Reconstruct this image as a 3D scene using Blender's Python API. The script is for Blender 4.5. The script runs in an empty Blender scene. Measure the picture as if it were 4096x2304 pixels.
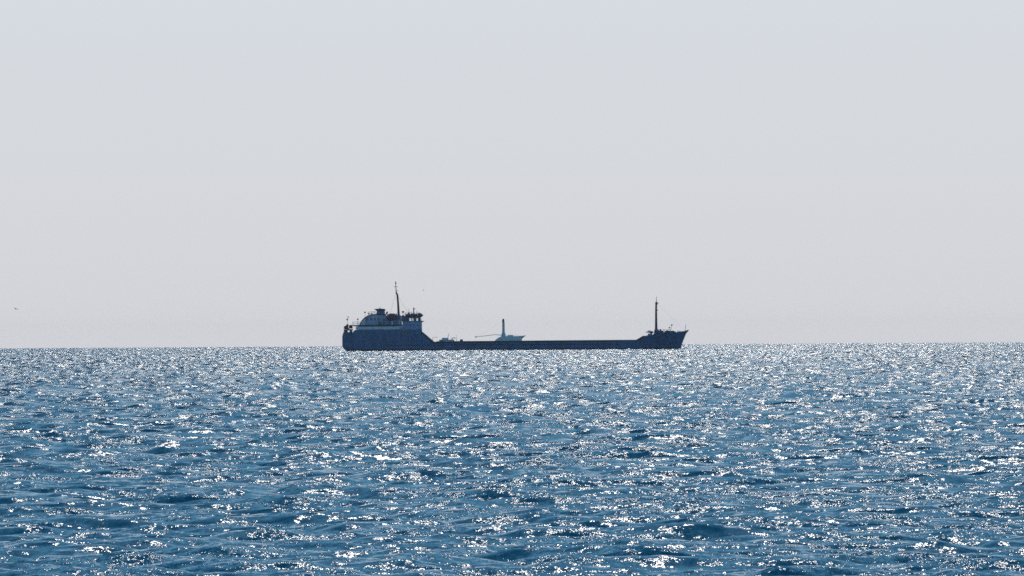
import bpy, math, random
import numpy as np
from mathutils import Vector

# ------------------------------------------------------------------ camera, sky, sun, exposure
S = bpy.context.scene
COL = S.collection
EARTH = 7.43e6            # metres, radius with ordinary refraction
CAM_H = 3.5
DIST = 2500.0             # camera to ship
PX = 1.0 / 12.545 / DIST  # radians per photograph pixel

cam = bpy.data.cameras.new('camera')
cam.sensor_width = 36.0
cam.lens = 36.0 / (4096 * PX)
cam.clip_start = 0.5
cam.clip_end = 60000
cam_o = bpy.data.objects.new('camera', cam)
COL.objects.link(cam_o)
cam_o.location = (0, 0, CAM_H)
pitch = (1381.5 - 1152) * PX - math.sqrt(2 * CAM_H / EARTH)
cam_o.rotation_mode = 'XYZ'
from mathutils import Euler, Matrix
ROLL = math.radians(0.35)
m = Euler((math.pi / 2 + pitch, 0, 0)).to_matrix() @ Matrix.Rotation(-ROLL, 3, 'Z')
cam_o.rotation_euler = m.to_euler()
S.camera = cam_o

SUN_EL, SUN_AZ = math.radians(40), math.radians(1)
world = bpy.data.worlds.new('World')
S.world = world
world.use_nodes = True
wn = world.node_tree.nodes
wl = world.node_tree.links
wn.clear()
sky = wn.new('ShaderNodeTexSky')
sky.sky_type = 'NISHITA'
sky.sun_disc = False
sky.sun_elevation = SUN_EL
sky.sun_rotation = SUN_AZ
sky.altitude = 0
sky.air_density = 1.0
sky.dust_density = 0.4
sky.ozone_density = 2.0
# pale sea haze lying along the whole horizon, thinning upwards into the clear sky
SKY_K = 0.10
geo = wn.new('ShaderNodeTexCoord')
sep = wn.new('ShaderNodeSeparateXYZ')
wl.new(geo.outputs['Generated'], sep.inputs[0])
ramp = wn.new('ShaderNodeValToRGB')
ramp.color_ramp.interpolation = 'EASE'
cr = ramp.color_ramp.elements
HAZE_STOPS = [(0.0, (0.700, 0.696, 0.708), 1.0), (0.006, (0.676, 0.677, 0.702), 1.0), (0.012, (0.672, 0.682, 0.716), 1.0), (0.028, (0.676, 0.698, 0.735), 1.0), (0.047, (0.672, 0.716, 0.760), 1.0),
              (0.10, (0.36, 0.54, 0.71), 1.0), (0.22, (0.13, 0.36, 0.58), 0.94), (0.6, (0.04, 0.235, 0.45), 0.8)]
while len(cr) < len(HAZE_STOPS):
    cr.new(0.5)
for e, (p_, c_, a_) in zip(cr, HAZE_STOPS):
    e.position = p_
    e.color = (*c_, a_)
wl.new(sep.outputs['Z'], ramp.inputs['Fac'])
gain = wn.new('ShaderNodeVectorMath')
gain.operation = 'SCALE'
gain.inputs['Scale'].default_value = 1.0 / SKY_K
wl.new(ramp.outputs['Color'], gain.inputs[0])
mixs = wn.new('ShaderNodeMix')
mixs.data_type = 'RGBA'
wl.new(ramp.outputs['Alpha'], mixs.inputs['Factor'])
wl.new(sky.outputs[0], mixs.inputs['A'])
wl.new(gain.outputs[0], mixs.inputs['B'])
bg = wn.new('ShaderNodeBackground')
bg.inputs['Strength'].default_value = SKY_K
wo = wn.new('ShaderNodeOutputWorld')
wl.new(mixs.outputs['Result'], bg.inputs['Color'])
wl.new(bg.outputs[0], wo.inputs['Surface'])

sd = bpy.data.lights.new('sun', 'SUN')
sd.energy = 2.5
sd.angle = math.radians(0.53)
sd.color = (1.0, 0.95, 0.88)
sun = bpy.data.objects.new('sun', sd)
COL.objects.link(sun)
sdir = Vector((math.cos(SUN_EL) * math.sin(SUN_AZ), math.cos(SUN_EL) * math.cos(SUN_AZ), math.sin(SUN_EL)))
sun.rotation_euler = sdir.to_track_quat('Z', 'Y').to_euler()
sun.location = (0, 0, 200)

S.view_settings.view_transform = 'Standard'
S.view_settings.look = 'None'
S.view_settings.gamma = 1.0
S.view_settings.use_curve_mapping = False
S.view_settings.exposure = 0.0
S.render.engine = 'CYCLES'
S.cycles.use_denoising = False
S.cycles.filter_width = 1.6
S.cycles.max_bounces = 4
S.cycles.sample_clamp_direct = 8.0     # glints saturate like on a sensor
S.cycles.sample_clamp_indirect = 4
S.cycles.caustics_reflective = False
S.cycles.caustics_refractive = False


# ------------------------------------------------------------------ materials
def new_mat(name):
    mt = bpy.data.materials.new(name)
    mt.use_nodes = True
    return mt, mt.node_tree.nodes, mt.node_tree.links, mt.node_tree.nodes['Principled BSDF']


def paint(name, col, rough=0.5, var=0.25, streak=True, metallic=0.0, low=None, lowz=0.0):
    """weathered ship's paint: two scales of blotches and vertical rust runs"""
    mt, n, l, p = new_mat(name)
    tc = n.new('ShaderNodeTexCoord')
    mp = n.new('ShaderNodeMapping')
    mp.inputs['Scale'].default_value = (0.9, 0.9, 0.25)
    l.new(tc.outputs['Object'], mp.inputs['Vector'])
    nz = n.new('ShaderNodeTexNoise')
    nz.inputs['Scale'].default_value = 0.7
    nz.inputs['Detail'].default_value = 6
    nz.inputs['Roughness'].default_value = 0.65
    l.new(mp.outputs[0], nz.inputs['Vector'])
    rp = n.new('ShaderNodeMapRange')
    rp.inputs['From Min'].default_value = 0.3
    rp.inputs['From Max'].default_value = 0.7
    rp.inputs['To Min'].default_value = 1 - var
    rp.inputs['To Max'].default_value = 1 + var
    l.new(nz.outputs['Fac'], rp.inputs['Value'])
    mul = n.new('ShaderNodeVectorMath')
    mul.operation = 'SCALE'
    l.new(rp.outputs[0], mul.inputs['Scale'])
    if low is not None:
        sx = n.new('ShaderNodeSeparateXYZ')
        l.new(tc.outputs['Object'], sx.inputs[0])
        add = n.new('ShaderNodeMath')
        add.operation = 'MULTIPLY_ADD'
        l.new(nz.outputs['Fac'], add.inputs[0])
        add.inputs[1].default_value = 0.25
        l.new(sx.outputs['Z'], add.inputs[2])
        st = n.new('ShaderNodeMapRange')
        st.inputs['From Min'].default_value = lowz
        st.inputs['From Max'].default_value = lowz + 0.15
        l.new(add.outputs[0], st.inputs['Value'])
        mx = n.new('ShaderNodeMix')
        mx.data_type = 'RGBA'
        mx.inputs['A'].default_value = (*low, 1)
        mx.inputs['B'].default_value = (*col, 1)
        l.new(st.outputs[0], mx.inputs['Factor'])
        l.new(mx.outputs['Result'], mul.inputs[0])
    else:
        mul.inputs[0].default_value = col
    l.new(mul.outputs[0], p.inputs['Base Color'])
    p.inputs['Roughness'].default_value = rough
    p.inputs['Metallic'].default_value = metallic
    return mt


M = {
    'hull': paint('hull_blue_paint', (0.010, 0.098, 0.20), 0.5, 0.45, low=(0.008, 0.012, 0.03), lowz=0.55),
    'house': paint('house_blue_paint', (0.014, 0.108, 0.21), 0.5, 0.4),
    'pale_house': paint('pale_blue_paint', (0.15, 0.26, 0.44), 0.5, 0.3),
    'lilac': paint('weathered_lilac_paint', (0.29, 0.35, 0.46), 0.5, 0.45),
    'white': paint('dirty_white_paint', (0.50, 0.56, 0.62), 0.5, 0.2),
    'cyan': paint('pale_grey_green_paint', (0.48, 0.62, 0.66), 0.5, 0.15),
    'slate': paint('slate_grey_paint', (0.09, 0.13, 0.15), 0.5, 0.2),
    'post': paint('mid_grey_paint', (0.30, 0.38, 0.40), 0.5, 0.2),
    'black': paint('black_paint', (0.010, 0.012, 0.02), 0.55, 0.3),
    'dark': paint('dark_steel', (0.018, 0.022, 0.035), 0.5, 0.3),
    'deck': paint('deck_oxide', (0.10, 0.06, 0.05), 0.7, 0.3),
    'orange': paint('faded_orange_paint', (0.13, 0.05, 0.06), 0.45, 0.2),
    'lamp': paint('lamp_housing', (0.02, 0.02, 0.025), 0.4, 0.1),
    'gull': paint('gull_feather', (0.28, 0.28, 0.31), 0.8, 0.2),
}


def glass_mat():
    mt, n, l, p = new_mat('window_glass')
    p.inputs['Base Color'].default_value = (0.02, 0.03, 0.05, 1)
    p.inputs['Roughness'].default_value = 0.05
    return mt


def clear_glass():
    mt, n, l, p = new_mat('clear_window_glass')
    p.inputs['Base Color'].default_value = (0.9, 0.95, 0.95, 1)
    p.inputs['Roughness'].default_value = 0.0
    p.inputs['IOR'].default_value = 1.05
    p.inputs['Transmission Weight'].default_value = 1.0
    return mt


M['glass'] = glass_mat()
M['clear'] = clear_glass()


def sea_mat():
    mt, n, l, p = new_mat('sea_water')
    at = n.new('ShaderNodeAttribute')
    at.attribute_name = 'wave_slope'
    tc = n.new('ShaderNodeTexCoord')
    slope = at.outputs['Vector']
    # gusts: patches where the wind has roughened the small ripples, calm lanes between
    gm = n.new('ShaderNodeMapping')
    gm.inputs['Scale'].default_value = (0.6, 1, 1)
    l.new(tc.outputs['Object'], gm.inputs['Vector'])
    gn = n.new('ShaderNodeTexNoise')
    gn.inputs['Scale'].default_value = 0.5
    gn.inputs['Detail'].default_value = 3.0
    l.new(gm.outputs[0], gn.inputs['Vector'])
    gr = n.new('ShaderNodeMapRange')
    gr.inputs['From Min'].default_value = 0.38
    gr.inputs['From Max'].default_value = 0.64
    gr.inputs['To Min'].default_value = 0.5
    gr.inputs['To Max'].default_value = 1.25
    l.new(gn.outputs['Fac'], gr.inputs['Value'])
    for sc, det, amp, rough, stretch in ((5.5, 3.0, 1.0, 0.6, 1.1), (20.0, 2.0, 0.75, 0.6, 1.6)):
        mp = n.new('ShaderNodeMapping')
        mp.inputs['Scale'].default_value = (stretch, 1, 1)
        mp.inputs['Rotation'].default_value = (0, 0, math.radians(14))
        l.new(tc.outputs['Object'], mp.inputs['Vector'])
        nz = n.new('ShaderNodeTexNoise')
        nz.inputs['Scale'].default_value = sc
        nz.inputs['Detail'].default_value = det
        nz.inputs['Roughness'].default_value = rough
        l.new(mp.outputs[0], nz.inputs['Vector'])
        s1 = n.new('ShaderNodeVectorMath')
        s1.operation = 'SUBTRACT'
        s1.inputs[1].default_value = (0.5, 0.5, 0.5)
        l.new(nz.outputs['Color'], s1.inputs[0])
        s2 = n.new('ShaderNodeVectorMath')
        s2.operation = 'MULTIPLY_ADD'
        s2.inputs[1].default_value = (amp, amp, 0)
        sg = n.new('ShaderNodeVectorMath')
        sg.operation = 'SCALE'
        l.new(s1.outputs[0], sg.inputs[0])
        l.new(gr.outputs[0], sg.inputs['Scale'])
        l.new(sg.outputs[0], s2.inputs[0])
        l.new(slope, s2.inputs[2])
        slope = s2.outputs[0]
    # ripples too small to model, roughness raised with distance to brighten the far glitter
    sz = n.new('ShaderNodeSeparateXYZ')
    l.new(at.outputs['Vector'], sz.inputs[0])
    rr = n.new('ShaderNodeMapRange')
    rr.inputs['To Min'].default_value = 0.05
    rr.inputs['To Max'].default_value = 0.10
    l.new(sz.outputs['Z'], rr.inputs['Value'])
    l.new(rr.outputs[0], p.inputs['Roughness'])
    up = n.new('ShaderNodeVectorMath')
    up.operation = 'MULTIPLY_ADD'
    up.inputs[1].default_value = (1, 1, 0)
    up.inputs[2].default_value = (0, 0, 1)
    l.new(slope, up.inputs[0])
    nm = n.new('ShaderNodeVectorMath')
    nm.operation = 'NORMALIZE'
    l.new(up.outputs[0], nm.inputs[0])
    l.new(nm.outputs[0], p.inputs['Normal'])
    p.inputs['Base Color'].default_value = (0.001, 0.090, 0.150, 1)
    p.inputs['IOR'].default_value = 1.333
    return mt


M['sea'] = sea_mat()


# ------------------------------------------------------------------ the sea: one sheet out past the horizon
def build_sea():
    rs = [2.0]
    while rs[-1] < 95:
        rs.append(rs[-1] + max(0.35, min(3.0, (95 - rs[-1]) * 0.12)))
    while rs[-1] < 14000:
        rs.append(rs[-1] + 0.2 * (rs[-1] / 116.0) ** 1.5)
    r = np.array(rs, dtype=np.float64)
    core = math.radians(5.2)
    th = list(np.linspace(-core, core, 860))
    step = th[1] - th[0]
    a = core
    side = []
    while True:
        step *= 1.10
        step = min(step, math.radians(6))
        a += step
        if a >= math.pi:
            break
        side.append(a)
    th = [-math.pi] + [-v for v in reversed(side)] + th + side
    th = np.array(th)
    nr, nt = len(r), len(th)
    R, T = np.meshgrid(r, th, indexing='ij')
    X = (R * np.sin(T)).ravel()
    Y = (R * np.cos(T)).ravel()
    rng = np.random.default_rng(7)
    N = 190
    lam = np.exp(rng.uniform(math.log(0.36), math.log(5.4), N))
    # mean travel: towards the shore and a little to the left
    ang = math.radians(-90 - 12) + np.clip(rng.normal(0, 0.62, N), -1.6, 1.6)
    k = 2 * math.pi / lam
    slope_rms = 0.215
    sl = slope_rms * math.sqrt(2.0 / N) * np.where(lam > 3.2, 0.75, np.where(lam < 0.8, 0.85, 1.1))
    amp = sl / k
    ph = rng.uniform(0, 2 * math.pi, N)
    Z = np.zeros(X.size, dtype=np.float32)
    SX = np.zeros_like(Z)
    SY = np.zeros_like(Z)
    for i in range(N):
        kx, ky = k[i] * math.cos(ang[i]), k[i] * math.sin(ang[i])
        p = np.mod(kx * X + ky * Y + ph[i], 2 * math.pi).astype(np.float32)
        c = np.cos(p)
        s = np.sin(p)
        Z += amp[i] * c
        SX += (amp[i] * kx) * s      # minus the gradient: the normal's lean
        SY += (amp[i] * ky) * s
    # slopes steeper and tilted harder shoreward with distance, put in to thicken far glitter
    off = np.clip(np.log(np.maximum(np.hypot(X, Y), 1.0) / 110.0) / math.log(12.0), 0, 1).astype(np.float32)
    SX *= 1 + 0.2 * off
    SY = SY * (1 + 0.2 * off) - (0.06 + 0.24 * off)
    Zf = Z - (X * X + Y * Y) / (2 * EARTH)
    co = np.stack([X, Y, Zf], axis=1).astype(np.float32)
    idx = np.arange(nr * nt).reshape(nr, nt)
    nxt = np.roll(idx, -1, axis=1)
    q = np.stack([idx[:-1], nxt[:-1], nxt[1:], idx[1:]], axis=2).reshape(-1, 4)
    q = q[:, ::-1]
    me = bpy.data.meshes.new('sea')
    me.vertices.add(len(co))
    me.vertices.foreach_set('co', co.ravel())
    me.loops.add(q.size)
    me.loops.foreach_set('vertex_index', q.ravel().astype(np.int32))
    me.polygons.add(len(q))
    me.polygons.foreach_set('loop_start', np.arange(0, q.size, 4, dtype=np.int32))
    me.polygons.foreach_set('loop_total', np.full(len(q), 4, dtype=np.int32))
    me.update(calc_edges=True)
    me.polygons.foreach_set('use_smooth', np.ones(len(q), dtype=bool))
    at = me.attributes.new('wave_slope', 'FLOAT_VECTOR', 'POINT')
    at.data.foreach_set('vector', np.stack([SX, SY, off], axis=1).astype(np.float32).ravel())
    me.materials.append(M['sea'])
    o = bpy.data.objects.new('sea', me)
    COL.objects.link(o)
    o['kind'] = 'structure'
    print('sea', nr, nt, len(q) * 2)


build_sea()


# ------------------------------------------------------------------ mesh helpers
class MB:
    def __init__(self):
        self.v, self.f = [], []

    def _add(self, vs, fs):
        b = len(self.v)
        self.v += [tuple(x) for x in vs]
        self.f += [tuple(i + b for i in f) for f in fs]
        return self

    def box(self, x0, x1, y0, y1, z0, z1, b=0.0):
        if b <= 0:
            vs = [(x, y, z) for x in (x0, x1) for y in (y0, y1) for z in (z0, z1)]
            return self._add(vs, [(0, 1, 3, 2), (4, 6, 7, 5), (0, 4, 5, 1), (2, 3, 7, 6), (0, 2, 6, 4), (1, 5, 7, 3)])
        pr = [(x0 + b, z0), (x1 - b, z0), (x1, z0 + b), (x1, z1 - b), (x1 - b, z1), (x0 + b, z1), (x0, z1 - b), (x0, z0 + b)]
        return self.prism(pr, y0, y1)

    def prism(self, prof, y0, y1, inset=0.0, in_from=None):
        """side profile in x-z, run across from y0 to y1"""
        n = len(prof)
        vs = [(x, y0, z) for x, z in prof] + [(x, y1, z) for x, z in prof]
        fs = [tuple(range(n)), tuple(range(2 * n - 1, n - 1, -1))]
        for i in range(n):
            j = (i + 1) % n
            fs.append((i, i + n, j + n, j))
        return self._add(vs, fs)

    def tube(self, pts, rad, seg=8):
        pts = [Vector(p) for p in pts]
        if not isinstance(rad, (list, tuple)):
            rad = [rad] * len(pts)
        vs, fs = [], []
        for i, p in enumerate(pts):
            t = (pts[min(i + 1, len(pts) - 1)] - pts[max(i - 1, 0)]).normalized()
            ref = Vector((0, 1, 0)) if abs(t.y) < 0.9 else Vector((1, 0, 0))
            u = t.cross(ref).normalized()
            w = t.cross(u).normalized()
            for s in range(seg):
                a = 2 * math.pi * s / seg
                vs.append(p + (u * math.cos(a) + w * math.sin(a)) * rad[i])
        for i in range(len(pts) - 1):
            for s in range(seg):
                t2 = (s + 1) % seg
                fs.append((i * seg + s, i * seg + t2, (i + 1) * seg + t2, (i + 1) * seg + s))
        fs.append(tuple(reversed(range(seg))))
        fs.append(tuple(range((len(pts) - 1) * seg, len(pts) * seg)))
        return self._add(vs, fs)

    def lathe(self, c, prof, seg=14):
        cx, cy, cz = c
        return self.tube([(cx, cy, cz + z) for r, z in prof], [max(r, 0.005) for r, z in prof], seg)

    def build(self, name, mat, parent=None, off=(-55.0, 0, 0), smooth=False):
        me = bpy.data.meshes.new(name)
        me.from_pydata([(x + off[0], y + off[1], z + off[2]) for x, y, z in self.v], [], self.f)
        me.update()
        import bmesh
        bm = bmesh.new()
        bm.from_mesh(me)
        bmesh.ops.recalc_face_normals(bm, faces=bm.faces)
        bm.to_mesh(me)
        bm.free()
        if smooth:
            me.polygons.foreach_set('use_smooth', [True] * len(me.polygons))
        me.materials.append(M[mat])
        o = bpy.data.objects.new(name, me)
        COL.objects.link(o)
        o.parent = parent
        return o


def tag(o, label, cat, group=None):
    o['label'] = label
    o['category'] = cat
    if group:
        o['group'] = group
    return o


def lerp(tab, x):
    for (x0, v0), (x1, v1) in zip(tab, tab[1:]):
        if x <= x1:
            t = 0 if x1 == x0 else max(0, (x - x0) / (x1 - x0))
            return v0 + (v1 - v0) * t
    return tab[-1][1]


# ------------------------------------------------------------------ the tanker (x from stern 0 to bow 110, z from the waterline)
ship = bpy.data.objects.new('cargo_ship', None)
COL.objects.link(ship)
SHIP_LOC = (0.9, DIST, -DIST * DIST / (2 * EARTH))
ship.location = SHIP_LOC
tag(ship, 'long low dark blue coastal tanker crossing the open sea, wheelhouse and funnel at the stern', 'ship')
HB = 6.6     # half the beam

TOP = [(0, 5.0), (24.6, 5.1), (25.2, 5.85), (25.5, 5.85), (29.5, 2.72), (60, 2.9), (94.8, 2.95), (96.6, 4.25), (99.5, 4.55),
       (99.9, 5.55), (104.5, 5.3), (106.5, 5.35), (110.2, 5.95)]


def top_z(x):
    return lerp(TOP, x)


def half(u):
    f = 1.0
    if u > 0.84:
        f = max(0.0, 1 - ((u - 0.84) / 0.16) ** 2.1) ** 0.75
    if u < 0.06:
        f *= 0.86 + 0.14 * math.sin(u / 0.06 * math.pi / 2)
    return HB * f


def hull_pt(u, v):
    x = u * 110.0
    zt = top_z(x)
    z = -3.2 + v * (zt + 3.2)
    stem = 107.7 + 2.3 * max(0, z / 5.95) ** 1.15 if z > 0 else 107.7 + z * 0.25
    stern = 0.0 if z > 1.4 else (1.4 - z) * 0.85
    xx = stern + u * (stem - stern)
    hb = half(u)
    if z < 0:
        hb *= 0.72 + 0.28 * max(0, (z + 3.2) / 3.2) ** 0.5
    flare = 1 - 0.28 * max(0, (u - 0.85) / 0.15) * (1 - min(1, max(0, z) / 5.9))
    return xx, hb * flare, z


us = sorted(set([i / 60 for i in range(61)] + [x / 110.0 for x, _ in TOP if x <= 110] +
                [0.02, 0.04] + [0.9 + i * 0.01 for i in range(10)] + [0.995, 0.998]))
vsn = [0, 0.08, 0.2, 0.35, 0.45, 0.52, 0.6, 0.7, 0.82, 0.92, 1.0]
b = MB()
grid = []
for sgn in (-1, 1):
    g = []
    for u in us:
        row = []
        for v in vsn:
            x, h, z = hull_pt(u, v)
            row.append(len(b.v))
            b.v.append((x, sgn * h, z))
        g.append(row)
    grid.append(g)
for g in grid:
    for i in range(len(us) - 1):
        for j in range(len(vsn) - 1):
            b.f.append((g[i][j], g[i + 1][j], g[i + 1][j + 1], g[i][j + 1]))
p0, s0 = grid
for j in range(len(vsn) - 1):
    b.f.append((p0[0][j], p0[0][j + 1], s0[0][j + 1], s0[0][j]))
for i in range(len(us) - 1):
    b.f.append((p0[i][0], p0[i + 1][0], s0[i + 1][0], s0[i][0]))
hull = b.build('hull', 'hull', ship, smooth=False)

# deck, a plate let in between the sides
b = MB()
for u in us[:-1]:
    x, h, z = hull_pt(u, 1.0)
    b.v += [(x, -h + 0.06, z - 0.12), (x, h - 0.06, z - 0.12)]
for i in range(len(us) - 2):
    b.f.append((2 * i, 2 * i + 2, 2 * i + 3, 2 * i + 1))
b.build('deck', 'deck', ship)

# black sheer strake along the low deck edge and up both ramps
for sgn in (-1, 1):
    b = MB()
    xs = [25.3, 25.5, 29.5, 35, 45, 55, 65, 75, 85, 94.8, 96.6]
    for x in xs:
        xx, h, z = hull_pt(x / 110.0, 1.0)
        for dy in (0.0, 0.07):
            b.v += [(xx, sgn * (h + dy), z - 0.38), (xx, sgn * (h + dy), z + 0.10)]
    for i in range(len(xs) - 1):
        a, c = 4 * i, 4 * i + 4
        b.f += [(a + 2, c + 2, c + 3, a + 3), (a + 3, c + 3, c + 1, a + 1), (a, a + 2, c + 2, c), (a, a + 1, c + 1, c)]
    b.f += [(0, 2, 3, 1), (4 * len(xs) - 4, 4 * len(xs) - 2, 4 * len(xs) - 1, 4 * len(xs) - 3)]
    b.build('sheer_strake', 'black', ship)

# rubbing fender along each side
for sgn in (-1, 1):
    MB().tube([(x, sgn * (HB + 0.04), 1.75) for x in (12, 40, 70, 88)], 0.09, 6).build('rubbing_rail', 'dark', hull)

# portholes in the hull side under the poop
for sgn in (-1, 1):
    for k in range(8):
        x = 7.5 + k * 2.15
        MB().tube([(x, sgn * (HB - 0.02), 3.75), (x, sgn * (HB + 0.05), 3.75)], 0.21, 12).build('porthole', 'glass', hull)

# ---- poop house, a full-width tier flush with the sides
poop = MB().prism([(3.0, 4.9), (3.5, 6.2), (4.1, 6.7), (5.0, 6.85), (25.3, 6.85), (25.3, 4.9)], -6.45, 6.45).build('poop_house', 'house', ship)
for sgn in (-1, 1):
    for k in range(7):
        x = 7.0 + k * 2.3
        MB().box(x - 0.28, x + 0.28, min(sgn * 6.43, sgn * 6.49), max(sgn * 6.43, sgn * 6.49), 5.75, 6.3, 0.12).build('window', 'glass', poop)
    d = MB().box(19.8, 20.6, min(sgn * 6.43, sgn * 6.49), max(sgn * 6.43, sgn * 6.49), 5.0, 6.75, 0.08).build('door', 'slate', poop)

# white bulwark strip round the boat deck and the dark deck edge above
for sgn in (-1, 1):
    y0, y1 = sorted((sgn * 6.36, sgn * 6.44))
    MB().box(4.3, 18.2, y0, y1, 6.87, 7.72, 0).build('boat_deck_bulwark', 'white', ship)
MB().prism([(3.1, 8.28), (3.5, 7.95), (5.0, 7.75), (19.2, 7.75), (19.2, 8.28)], -6.3, 6.3).build('boat_deck', 'dark', ship)
MB().box(5.0, 17.2, -5.9, 5.9, 6.87, 7.73).build('deck_wall', 'house', ship)

# front house, paler
front = MB().prism([(17.2, 6.87), (17.2, 7.7), (19.25, 7.7), (19.25, 9.3), (25.6, 9.3), (25.25, 8.9), (25.25, 6.87)], -6.42, 6.42).build('front_house', 'pale_house', ship)
for sgn in (-1, 1):
    for k in range(4):
        x = 20.3 + k * 1.25
        y0, y1 = sorted((sgn * 6.40, sgn * 6.46))
        MB().box(x - 0.25, x + 0.25, y0, y1, 7.85, 8.4, 0.1).build('window', 'glass', front)
for k in range(5):
    y = -4 + k * 2
    MB().box(25.2, 25.31, y - 0.4, y + 0.4, 7.6, 8.3).build('window', 'glass', front)
MB().prism([(19.0, 9.32), (25.7, 9.32), (25.9, 9.12), (26.0, 9.35), (25.3, 9.55), (19.0, 9.5)], -6.5, 6.5).build('bridge_deck', 'dark', ship)

# upper house with its rounded after end
pr = [(5.35, 8.29), (5.75, 9.1), (6.3, 9.9), (7.0, 10.6), (7.9, 11.2), (8.9, 11.6), (9.9, 11.75), (13.9, 11.65), (14.2, 10.9), (14.4, 9.9), (18.8, 9.9), (18.8, 8.29)]
upper = MB().prism(pr, -4.6, 4.6).build('upper_house', 'lilac', ship)
for sgn in (-1, 1):
    y0, y1 = sorted((sgn * 4.58, sgn * 4.65))
    for k in range(4):
        x = 8.1 + k * 1.15
        MB().box(x - 0.3, x + 0.3, y0, y1, 9.75, 10.45, 0.1).build('window', 'glass', upper)
    MB().box(13.0, 13.75, y0, y1, 8.4, 10.2, 0.08).build('door', 'slate', upper)
# black rim along the rounded roof
b = MB()
rim = pr[:8]
b.prism(rim + [(x + 0.10 if i < 4 else x, z - 0.28) for i, (x, z) in reversed(list(enumerate(rim)))], -4.75, -4.61)
b.build('roof_rim', 'dark', ship)
MB().prism(rim + [(x + 0.10 if i < 4 else x, z - 0.28) for i, (x, z) in reversed(list(enumerate(rim)))], 4.61, 4.75).build('roof_rim', 'dark', ship)
# clutter on the house top: rail lockers and vents
for x, z, w, h in ((8.5, 11.62, 0.5, 0.35), (9.4, 11.68, 0.35, 0.5), (14.9, 9.9, 0.6, 0.9), (18.2, 9.9, 0.7, 1.5), (19.4, 9.5, 0.6, 1.9)):
    MB().box(x - w / 2, x + w / 2, -3.9, -2.9, z, z + h, 0.06).build('deck_locker', 'slate', ship)

# funnel with a wide raked cap
fun = MB().prism([(10.75, 11.6), (11.0, 12.75), (13.45, 12.75), (13.6, 11.6)], -1.7, 1.7).build('funnel', 'house', ship)
MB().prism([(10.85, 12.76), (10.15, 13.35), (11.0, 13.42), (13.35, 13.42), (13.75, 13.1), (13.55, 12.76)], -1.85, 1.85).build('funnel_cap', 'black', fun)
MB().tube([(12.0, 0, 13.4), (11.8, 0, 13.62)], 0.3, 10).build('exhaust_pipe', 'black', fun)
MB().tube([(14.0, -1.2, 11.6), (14.1, -1.2, 12.2), (14.5, -1.2, 12.35)], [0.2, 0.2, 0.32], 8).build('vent_cowl', 'dark', ship)

# wheelhouse with panes on both sides that the sky shows through
WH0, WH1 = 20.3, 24.7
wh = MB().box(WH0, WH1, -3.6, 3.6, 10.3, 10.75).build('wheelhouse', 'pale_house', ship)
walls = [(20.3, 21.25), (22.0, 22.2), (22.65, 23.5), (24.15, 24.7)]
for a, c in walls:
    for y in (-3.6, 3.5):
        MB().box(a, c, y, y + 0.1, 9.5, 10.3).build('side_wall', 'house', wh)
for (_, a), (c, _) in zip(walls, walls[1:]):
    for y in (-3.56, 3.54):
        MB().box(a, c, y, y + 0.02, 9.55, 10.3).build('pane', 'clear', wh)
MB().prism([(19.7, 10.76), (25.2, 10.76), (25.5, 10.95), (25.1, 11.05), (19.7, 10.98)], -4.4, 4.4).build('wheelhouse_roof', 'dark', wh)
MB().prism([(24.55, 10.2), (25.9, 11.25), (24.85, 12.05), (24.5, 11.1)], -4.3, -3.9).build('wing_screen', 'dark', ship)
MB().box(24.5, 24.95, -4.3, -3.9, 9.5, 10.3).build('wing_post', 'dark', ship)
# monkey island gear
b = MB()
for x in (20.0, 21.0, 22.0, 23.0, 24.0, 24.8):
    b.tube([(x, -4.2, 11.0), (x, -4.2, 12.0)], 0.05, 5)
for z in (11.4, 12.0):
    b.tube([(20.0, -4.2, z), (24.8, -4.2, z)], 0.05, 5)
b.build('railing', 'dark', ship)
MB().prism([(20.4, 11.0), (20.9, 11.9), (21.25, 12.6), (21.5, 11.9), (22.0, 11.0)], -2.5, -1.6).build('radar_frame', 'slate', ship)
MB().prism([(22.6, 11.0), (22.9, 11.6), (23.5, 11.7), (24.1, 11.0)], -2.5, -1.0).build('chart_locker', 'slate', ship)
MB().lathe((19.35, -3.0, 11.3), [(0.06, 0), (0.06, 0.75), (0.3, 0.85), (0.38, 1.1), (0.3, 1.35), (0.05, 1.42)], 10).build('searchlight', 'black', ship)
MB().tube([(22.75, -2.0, 11.0), (22.75, -2.0, 12.6), (22.7, -2.0, 13.75)], [0.2, 0.16, 0.12], 8).build('antenna_post', 'slate', ship)
MB().box(22.55, 23.2, -2.1, -1.9, 13.2, 13.5).build('antenna_box', 'slate', ship)
MB().tube([(21.2, -2.0, 12.5), (21.2, -2.0, 13.4)], 0.04, 6).build('whip_antenna', 'dark', ship)

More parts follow.
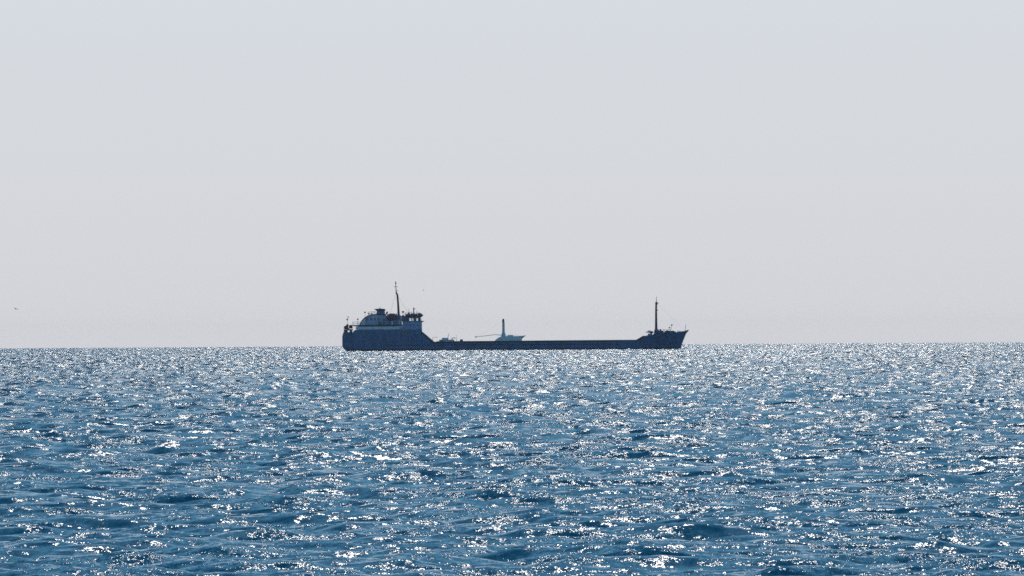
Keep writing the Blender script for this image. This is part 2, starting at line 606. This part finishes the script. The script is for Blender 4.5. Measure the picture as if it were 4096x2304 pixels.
# main mast, leaning aft, with yards and a lamp
mast = MB().tube([(17.95, 0, 9.9), (17.9, 0, 12), (17.75, 0, 15), (17.55, 0, 17.8), (17.1, 0, 18.75)], [0.42, 0.36, 0.32, 0.30, 0.22], 10).build('mast', 'dark', ship)
MB().tube([(17.2, 0, 18.5), (17.05, 0, 20.4), (17.02, 0, 22.25)], [0.14, 0.12, 0.07], 6).build('topmast', 'slate', mast)
MB().tube([(16.45, -0.2, 20.45), (17.6, 0.2, 20.4)], 0.08, 6).build('yard', 'slate', mast)
MB().lathe((17.03, 0, 21.2), [(0.05, 0), (0.2, 0.15), (0.22, 0.5), (0.05, 0.7)], 8).build('masthead_lamp', 'lamp', mast)
MB().tube([(17.1, 0, 19.0), (17.8, 0, 19.25)], 0.07, 6).build('yard', 'slate', mast)
for y in (-1, 1):
    MB().tube([(17.1, 0, 18.4), (14.6, y * 4.0, 9.95)], 0.012, 5).build('stay', 'slate', mast)
    MB().tube([(17.1, 0, 18.4), (21.6, y * 3.8, 11.1)], 0.012, 5).build('stay', 'slate', mast)

# stern platform on posts, with mooring winch
plat = MB().prism([(0.35, 6.55), (0.6, 6.85), (3.2, 7.0), (3.3, 6.75), (2.4, 6.55)], -4.0, 4.0).build('stern_platform', 'dark', ship)
for x, y in ((0.7, -3.7), (0.7, 3.7), (1.15, -3.7), (2.9, -3.7), (2.9, 3.7)):
    MB().tube([(x, y, 4.85), (x, y, 6.6)], 0.2, 8).build('post', 'dark', plat)
MB().box(0.75, 1.7, -3.9, -3.2, 5.95, 6.56, 0.1).build('fender_box', 'dark', plat)
w = MB().prism([(0.6, 6.9), (0.5, 7.7), (1.1, 8.2), (1.75, 8.75), (1.95, 8.3), (1.8, 7.6), (2.2, 6.95)], -2.4, -1.0).build('winch', 'dark', ship)
MB().tube([(2.65, -2.6, 7.75), (2.65, -0.9, 7.75)], 0.62, 14).build('drum', 'dark', w)
MB().tube([(1.2, -2.7, 7.5), (1.2, -0.8, 7.5)], 0.5, 14).build('drum', 'dark', w)
MB().tube([(1.35, -3.0, 6.9), (1.9, -3.0, 11.2)], 0.035, 6).build('flagstaff', 'dark', ship)
MB().lathe((1.55, -3.0, 9.75), [(0.05, 0), (0.26, 0.15), (0.26, 0.5), (0.05, 0.62)], 8).build('stern_lamp', 'lamp', ship)
MB().lathe((1.82, -3.0, 10.6), [(0.05, 0), (0.16, 0.1), (0.16, 0.35), (0.05, 0.42)], 8).build('stern_lamp', 'lamp', ship)
for x, z, zb in ((4.95, 10.1, 8.28), (7.25, 12.3, 10.7)):
    lp = MB().tube([(x, -4.0, zb), (x, -4.0, z)], 0.04, 6).build('lamp_post', 'dark', ship)
    MB().lathe((x, -4.0, z - 0.22), [(0.05, 0), (0.26, 0.08), (0.3, 0.28), (0.2, 0.46), (0.04, 0.5)], 8).build('lamp', 'lamp', lp)
MB().tube([(0.35, -5.0, 4.8), (0.35, -5.0, 5.6)], 0.22, 10).build('bollard', 'dark', ship)

# ---- low deck: pale pump gear abaft, hatch, catwalk
pump = MB().box(30.8, 35.6, -2.2, 1.6, 2.6, 3.45, 0.15).build('pump_housing', 'lilac', ship)
MB().box(31.6, 33.8, -1.8, 0.8, 3.45, 4.05, 0.2).build('pump_cover', 'white', pump)
MB().tube([(34.9, -1.5, 3.4), (34.9, -1.5, 4.0), (36.0, -1.5, 4.05)], 0.18, 8).build('pipe', 'white', pump)
MB().tube([(33.6, -1.7, 4.0), (33.7, -1.7, 4.8), (34.0, -1.7, 5.4)], [0.09, 0.07, 0.05], 6).build('davit', 'slate', ship)
MB().tube([(36.2, -1.5, 2.7), (36.4, -1.5, 4.0), (36.2, -1.5, 4.9)], [0.06, 0.05, 0.04], 6).build('davit', 'white', ship)
MB().tube([(28.7, -2, 2.9), (28.8, -2, 4.25), (30.3, -2, 4.2)], 0.07, 6).build('davit', 'slate', ship)
hat = MB().lathe((37.9, -1.5, 2.6), [(0.5, 0), (0.5, 0.6), (0.42, 0.8), (0.2, 0.98), (0.04, 1.02)], 12).build('hatch', 'dark', ship)
for x in (62, 68, 74, 80, 86):
    MB().lathe((x, 0.5, 2.65), [(0.5, 0), (0.5, 0.22), (0.4, 0.32), (0.04, 0.34)], 12).build('hatch', 'dark', ship)
MB().box(30, 94, 2.2, 3.2, 2.70, 2.96).build('pipe_tray', 'slate', ship)

# ---- midship platform shaped like a boat, with the crane post and its stowed boom
pf = MB().prism([(48.2, 2.75), (49.3, 3.75), (50.0, 4.15), (50.9, 4.35), (52.6, 4.5), (55.0, 4.45), (57.6, 4.55), (58.2, 4.6), (57.2, 3.6), (57.1, 2.75)], -3.4, 3.4).build('manifold_house', 'cyan', ship)
MB().prism([(56.9, 4.05), (58.25, 4.75), (58.3, 4.55), (57.3, 3.7)], -3.48, 3.48).build('tip_shade', 'slate', pf)  # slate wedge: shade under the overhanging end, put in as colour
MB().box(52.6, 54.4, -2.0, 1.0, 4.4, 4.85, 0.1).build('manifold_box', 'lilac', pf)
MB().tube([(50.4, -3.0, 4.2), (50.4, -3.0, 4.7), (56.0, -3.0, 4.75)], 0.05, 6).build('railing', 'white', pf)
post = MB().lathe((51.3, -0.6, 4.2), [(0.75, 0), (0.72, 0.5), (0.62, 1.0), (0.44, 1.35), (0.40, 2.6), (0.38, 4.75)], 14).build('crane_post', 'post', ship)
MB().lathe((51.25, -0.6, 8.93), [(0.34, 0), (0.36, 0.4), (0.32, 0.8), (0.18, 1.05), (0.03, 1.1)], 12).build('post_cap', 'black', post)
MB().tube([(51.0, -0.6, 4.75), (48.6, -0.6, 4.98), (45.5, -0.6, 4.6), (42.4, -0.6, 4.35)], [0.14, 0.12, 0.11, 0.10], 8).build('boom', 'white', post)
MB().tube([(42.45, -0.6, 4.5), (42.5, -0.6, 4.0)], 0.2, 8).build('hook_block', 'white', post)
for y in (-1.2, 0.0):
    MB().tube([(51.2, -0.6, 9.2), (43.0, -0.6 + (y + .6) * .3, 4.5)], 0.008, 4).build('cable', 'slate', post)

# ---- forecastle: winch, foremast, windlass, lamp, jackstaff
fd = MB().prism([(96.6, 5.35), (96.8, 5.6), (98.9, 5.7), (99.2, 5.35), (98.4, 4.9), (97.8, 5.25)], -2.8, 0.5).build('mooring_winch', 'dark', ship)
MB().tube([(98.5, -2.9, 5.45), (98.5, 0.6, 5.45)], 0.36, 12).build('drum', 'black', fd)
MB().prism([(97.0, 4.2), (97.5, 5.0), (98.6, 5.0), (99.0, 4.3)], -2.4, 0.2).build('winch_bed', 'lilac', fd)
fm = MB().tube([(100.0, 0, 5.2), (100.0, 0, 8), (100.0, 0, 12), (100.05, 0, 15.0)], [0.46, 0.38, 0.32, 0.28], 8).build('foremast', 'dark', ship)
MB().tube([(100.1, 0, 14.9), (100.15, 0, 16.8)], [0.12, 0.05], 6).build('topmast', 'slate', fm)
for sx in (-0.45, 0.5):
    MB().tube([(100 + sx, 0.9, 4.9), (100.0, 0.1, 6.6)], 0.14, 6).build('mast_leg', 'dark', fm)
MB().lathe((100.1, 0, 14.0), [(0.1, 0), (0.32, 0.2), (0.36, 0.6), (0.42, 0.8), (0.1, 1.1)], 10).build('masthead_lamp', 'lamp', fm)
MB().box(100.1, 100.75, -0.2, 0.2, 14.55, 14.85).build('lamp_bracket', 'dark', fm)
MB().lathe((100.0, 0, 10.55), [(0.15, 0), (0.34, 0.2), (0.34, 0.5), (0.15, 0.65)], 10).build('mast_lamp', 'lamp', fm)
MB().box(100.1, 100.7, -0.15, 0.15, 12.3, 12.55).build('lamp_bracket', 'slate', fm)
for k in range(4):
    z = 7.2 + k * 2.1
    MB().tube([(99.7, -0.25, z), (100.35, -0.25, z)], 0.04, 5).build('rung', 'slate', fm)
for y in (-1, 1):
    MB().tube([(100.05, 0, 14.8), (109.2, 0.15 * y, 5.8)], 0.008, 4).build('stay', 'slate', fm)
wd = MB().prism([(102.4, 5.1), (102.9, 5.8), (103.6, 5.95), (104.4, 5.8), (105.4, 5.85), (106.2, 5.55), (106.4, 5.1)], -1.6, 1.6).build('windlass', 'slate', ship)
MB().tube([(103.5, -2.0, 5.65), (103.5, 2.0, 5.65)], 0.4, 12).build('drum', 'dark', wd)
MB().tube([(105.3, -2.0, 5.55), (105.3, 2.0, 5.55)], 0.35, 12).build('drum', 'dark', wd)
lp = MB().tube([(104.6, -1, 5.6), (104.9, -1, 7.6)], 0.05, 6).build('lamp_post', 'slate', ship)
MB().lathe((104.95, -1, 7.45), [(0.05, 0), (0.26, 0.12), (0.26, 0.4), (0.05, 0.5)], 8).build('lamp', 'lamp', lp)
MB().lathe((104.2, -1, 6.6), [(0.04, -1), (0.04, 0), (0.2, 0.1), (0.2, 0.5), (0.04, 0.55)], 8).build('ventilator', 'slate', ship)
MB().tube([(109.3, 0, 5.6), (109.35, 0, 7.8)], 0.06, 6).build('jackstaff', 'slate', ship)
MB().prism([(107.7, 5.5), (109.2, 5.75), (110.35, 6.2), (110.3, 5.75), (109.6, 5.0)], -0.12, 0.12).build('stem_plate', 'black', ship)

rad = MB().prism([(14.45, 9.91), (14.45, 10.7), (15.0, 10.95), (17.0, 10.8), (18.2, 11.15), (20.25, 11.05), (20.25, 9.52), (18.85, 9.52), (18.85, 9.91)], -4.2, 4.2).build('radio_room', 'house', ship)
for sgn in (-1, 1):
    y0, y1 = sorted((sgn * 4.18, sgn * 4.25))
    for x in (17.6, 18.7, 19.6):
        MB().box(x - 0.28, x + 0.28, y0, y1, 10.1, 10.65, 0.1).build('window', 'white' if x == 18.7 else 'glass', rad)
# clutter between the upper house and the wheelhouse, and round the foremast foot
for x, w_, z0, h_, y_, mt in ((14.9, 0.9, 9.9, 1.3, -2.6, 'house'), (17.2, 1.1, 9.9, 1.5, -2.2, 'slate'), (18.4, 0.9, 9.9, 1.1, -1.6, 'house'), (19.6, 0.8, 9.5, 1.7, -2.4, 'slate'),
                              (20.6, 0.7, 10.99, 0.75, -3.2, 'dark'), (22.2, 0.9, 10.99, 0.9, -3.0, 'slate'), (23.4, 1.0, 10.99, 0.8, -3.2, 'dark'), (24.3, 0.5, 10.99, 1.05, -2.8, 'dark')):
    MB().prism([(x - w_ / 2, z0), (x + w_ / 2, z0), (x + w_ / 2, z0 + h_ * 0.8), (x + w_ * 0.2, z0 + h_), (x - w_ * 0.35, z0 + h_ * 0.92), (x - w_ / 2, z0 + h_ * 0.7)],
               y_ - 0.5, y_ + 0.5).build('deck_box', mt, ship)
MB().box(0.3, 3.05, -5.3, -5.15, 4.9, 6.0).build('stern_bulwark', 'house', ship)
MB().box(2.35, 3.0, -5.1, -4.2, 4.9, 6.6, 0.1).build('deck_box', 'house', ship)
MB().prism([(99.3, 5.0), (99.4, 6.1), (99.8, 6.6), (100.4, 6.4), (101.0, 5.9), (102.2, 5.85), (102.4, 5.3)], -1.5, 1.5).build('mast_house', 'house', ship)
MB().tube([(101.6, -1.6, 5.6), (101.6, 1.6, 5.6)], 0.4, 10).build('winch_drum', 'dark', ship)
for x, z0, h_ in ((20.2, 11.0, 1.2), (21.9, 11.0, 1.5), (23.7, 11.0, 1.7), (24.6, 11.0, 1.1)):
    MB().tube([(x, -3.6, z0), (x + 0.08, -3.6, z0 + h_)], [0.1, 0.06], 6).build('aerial', 'slate', ship)
MB().box(97.3, 98.2, -1.2, 0.4, 5.68, 5.95, 0.08).build('deck_box', 'dark', ship)
MB().box(101.0, 101.5, -3.2, -2.5, 5.4, 6.35, 0.1).build('deck_box', 'slate', ship)
for x, h_ in ((106.9, 0.55), (107.5, 0.5)):
    MB().tube([(x, -0.6, 5.2), (x, -0.6, 5.3 + h_)], 0.17, 8).build('bollard', 'dark', ship)

# ---- rails round the decks and ladders, thin steel
def railing(pts, h, parent, mat='slate', step=1.5, rad=0.035, rails=(0.5, 1.0)):
    b = MB()
    for (a, c) in zip(pts, pts[1:]):
        a, c = Vector(a), Vector(c)
        n = max(1, int((c - a).length / step))
        for i in range(n + 1):
            q = a.lerp(c, i / n)
            b.tube([q, q + Vector((0, 0, h))], rad, 4)
        for r in rails:
            b.tube([a + Vector((0, 0, h * r)), c + Vector((0, 0, h * r))], rad, 4)
    o = b.build('railing', mat, parent)
    o['kind'] = 'stuff'
    return o


for sgn in (-1, 1):
    railing([(3.3, sgn * 6.15, 8.28), (19.0, sgn * 6.15, 8.28)], 1.0, ship, 'white')
    railing([(8.2, sgn * 4.4, 11.5), (10.4, sgn * 4.4, 11.74)], 0.9, ship)
    railing([(14.6, sgn * 4.4, 9.9), (18.6, sgn * 4.4, 9.9)], 1.0, ship, 'white')
    railing([(19.2, sgn * 6.3, 9.5), (25.0, sgn * 6.3, 9.55)], 1.0, ship)
    railing([(0.4, sgn * 5.2, 5.0), (3.0, sgn * 5.4, 5.0)], 1.0, ship, 'dark')
    railing([(0.5, sgn * 3.9, 6.9), (3.1, sgn * 3.9, 7.0)], 1.0, ship, 'dark', 0.8)
    railing([(100.4, sgn * 4.6, 5.45), (104.6, sgn * 3.4, 5.3)], 0.9, ship, 'dark')
# pale after bulkhead of the upper house and vent trunks along the boat deck
MB().prism([(5.5, 8.3), (6.0, 9.25), (6.55, 9.95), (7.2, 9.95), (7.2, 8.3)], -4.68, -4.62).build('after_screen', 'white', ship)
for x, z0, z1, w, mt in ((14.6, 8.29, 9.9, 0.8, 'house'), (15.9, 8.29, 9.4, 0.5, 'white'), (16.9, 8.29, 10.4, 0.6, 'house'), (18.3, 8.29, 9.6, 0.5, 'white'),
                         (11.9, 8.29, 9.5, 0.7, 'house')):
    MB().box(x - w / 2, x + w / 2, -5.9, -4.95, z0, z1, 0.08).build('vent_trunk', mt, ship)
for k in range(4):
    x = 6.2 + 3.0 * k
    MB().tube([(x, -6.1, 6.85), (x, -6.1, 7.76)], 0.09, 6).build('stanchion', 'white', ship)
# plating: long butt-lapped strakes on the low hull side
for sgn in (-1, 1):
    for x0, x1 in ((30, 41.8), (42, 53.8), (54, 65.8), (66, 77.8), (78, 88)):
        y0, y1 = sorted((sgn * (HB + 0.002), sgn * (HB + 0.03)))
        MB().box(x0, x1, y0, y1, 0.95, 1.62).build('plate', 'hull', hull)

# ------------------------------------------------------------------ lifeboat in its davits (lifts away: its own thing)
lb = bpy.data.objects.new('lifeboat', None)
COL.objects.link(lb)
lb.location = (SHIP_LOC[0] + 15.9 - 55, DIST - 5.35, SHIP_LOC[2] + 10.0)
tag(lb, 'small dull orange covered lifeboat hanging beside the mast on the ship', 'lifeboat')


def boat_part(name, mat, levels, hl, hw):
    b = MB()
    n = 13
    for z, fl, fw in levels:
        for s in range(24):
            a = 2 * math.pi * s / 24
            cx, cy = math.cos(a), math.sin(a)
            x = hl * fl * math.copysign(abs(cx) ** 0.8, cx)
            y = hw * fw * math.copysign(abs(cy) ** 0.9, cy)
            b.v.append((x, y, z))
    for i in range(len(levels) - 1):
        for s in range(24):
            t = (s + 1) % 24
            b.f.append((i * 24 + s, i * 24 + t, (i + 1) * 24 + t, (i + 1) * 24 + s))
    b.f.append(tuple(range(24)))
    b.f.append(tuple(range((len(levels) - 1) * 24, len(levels) * 24)))
    return b.build(name, mat, lb, off=(0, 0, 0), smooth=True)


boat_part('boat_hull', 'orange', [(-0.15, 0.45, 0.1), (0.1, 0.75, 0.6), (0.45, 0.92, 0.9), (0.85, 1.0, 1.0)], 2.1, 0.85)
boat_part('canopy', 'orange', [(0.86, 0.9, 0.92), (1.3, 0.72, 0.85), (1.7, 0.52, 0.65), (1.95, 0.28, 0.4), (2.02, 0.1, 0.15)], 2.1, 0.85)
for x in (-1.5, 1.5):
    MB().tube([(x, 0.75, -1.72), (x, 0.75, 1.2), (x, 0.4, 2.0), (x * 0.9, 0.0, 1.7), (x * 0.9, 0, 0.85)], 0.09, 6).build('davit', 'slate', lb, off=(0, 0, 0))


# ------------------------------------------------------------------ gulls
def gull(loc, span, yaw, bank, label, flap):
    """one continuous mesh: body lathe along y with wings swept from the shoulders"""
    b = MB()
    L = span * 0.42
    prof = [(-0.5, 0.004), (-0.42, 0.03), (-0.3, 0.05), (-0.1, 0.075), (0.1, 0.085), (0.27, 0.065), (0.36, 0.05), (0.43, 0.052), (0.48, 0.032), (0.56, 0.008)]
    seg = 10
    for yy, rr in prof:
        for s in range(seg):
            a = 2 * math.pi * s / seg
            b.v.append((math.cos(a) * rr * span, yy * L, math.sin(a) * rr * span * 0.9))
    for i in range(len(prof) - 1):
        for s in range(seg):
            t = (s + 1) % seg
            b.f.append((i * seg + s, i * seg + t, (i + 1) * seg + t, (i + 1) * seg + s))
    b.f.append(tuple(range(seg)))
    b.f.append(tuple(range((len(prof) - 1) * seg, len(prof) * seg)))
    for sg in (-1, 1):
        base = len(b.v)
        st = [(0.03, 0.16, -0.10, 0.02), (0.16, 0.20, -0.07, 0.02 + 0.09 * flap), (0.27, 0.20, -0.03, 0.02 + 0.11 * flap), (0.40, 0.09, -0.06, 0.02 + 0.07 * flap), (0.5, -0.06, -0.10, 0.02 + 0.0 * flap)]
        for x, y1, y0, z in st:
            th = 0.014 * (1 - x)
            for yy, zz in ((y1, 0), ((y0 + y1) / 2, th), (y0, 0), ((y0 + y1) / 2, -th)):
                b.v.append((sg * x * span, yy * span, (z + zz) * span))
        for i in range(len(st) - 1):
            for s in range(4):
                t = (s + 1) % 4
                b.f.append((base + i * 4 + s, base + i * 4 + t, base + (i + 1) * 4 + t, base + (i + 1) * 4 + s))
        b.f.append((base, base + 1, base + 2, base + 3))
        e = base + 16
        b.f.append((e, e + 1, e + 2, e + 3))
    tb = len(b.v)
    b.v += [(-0.025 * span, -0.4 * L, 0), (0.025 * span, -0.4 * L, 0), (0.08 * span, -0.72 * L, 0.005), (-0.08 * span, -0.72 * L, 0.005)]
    b.f.append((tb, tb + 1, tb + 2, tb + 3))
    o = b.build('gull', 'gull', None, off=(0, 0, 0), smooth=True)
    o.location = loc
    o.rotation_euler = (0, bank, yaw)
    tag(o, label, 'bird')
    return o


def place(px, py, d):
    """world point at distance d for a spot in the photograph"""
    dx, dy = (px - 2048) * PX, (1152 - py) * PX
    v = m @ Vector((dx, dy, -1.0))
    v *= d / v.y
    return Vector((0, 0, CAM_H)) + v


gull(place(64, 1236, 1500), 1.25, math.radians(35), math.radians(18), 'small grey gull gliding low over the sea far from the ship', 0.7)
gull(place(1694, 1161, 2300), 1.0, math.radians(70), math.radians(-8), 'tiny pale gull flying just ahead of the ship mast', 0.6)


# ------------------------------------------------------------------ thin sea haze round everything
def build_haze():
    mt = bpy.data.materials.new('sea_haze')
    mt.use_nodes = True
    n, l = mt.node_tree.nodes, mt.node_tree.links
    n.clear()
    out = n.new('ShaderNodeOutputMaterial')
    v = n.new('ShaderNodeVolumePrincipled')
    v.inputs['Color'].default_value = (0.74, 0.79, 0.93, 1)
    v.inputs['Density'].default_value = 1.6e-5
    v.inputs['Anisotropy'].default_value = 0.3
    l.new(v.outputs[0], out.inputs['Volume'])
    M['haze'] = mt
    o = MB().box(-15000, 15000, -15000, 15000, -16.0, 32.0).build('haze', 'haze', None, off=(0, 0, 0))
    o['kind'] = 'stuff'


build_haze()
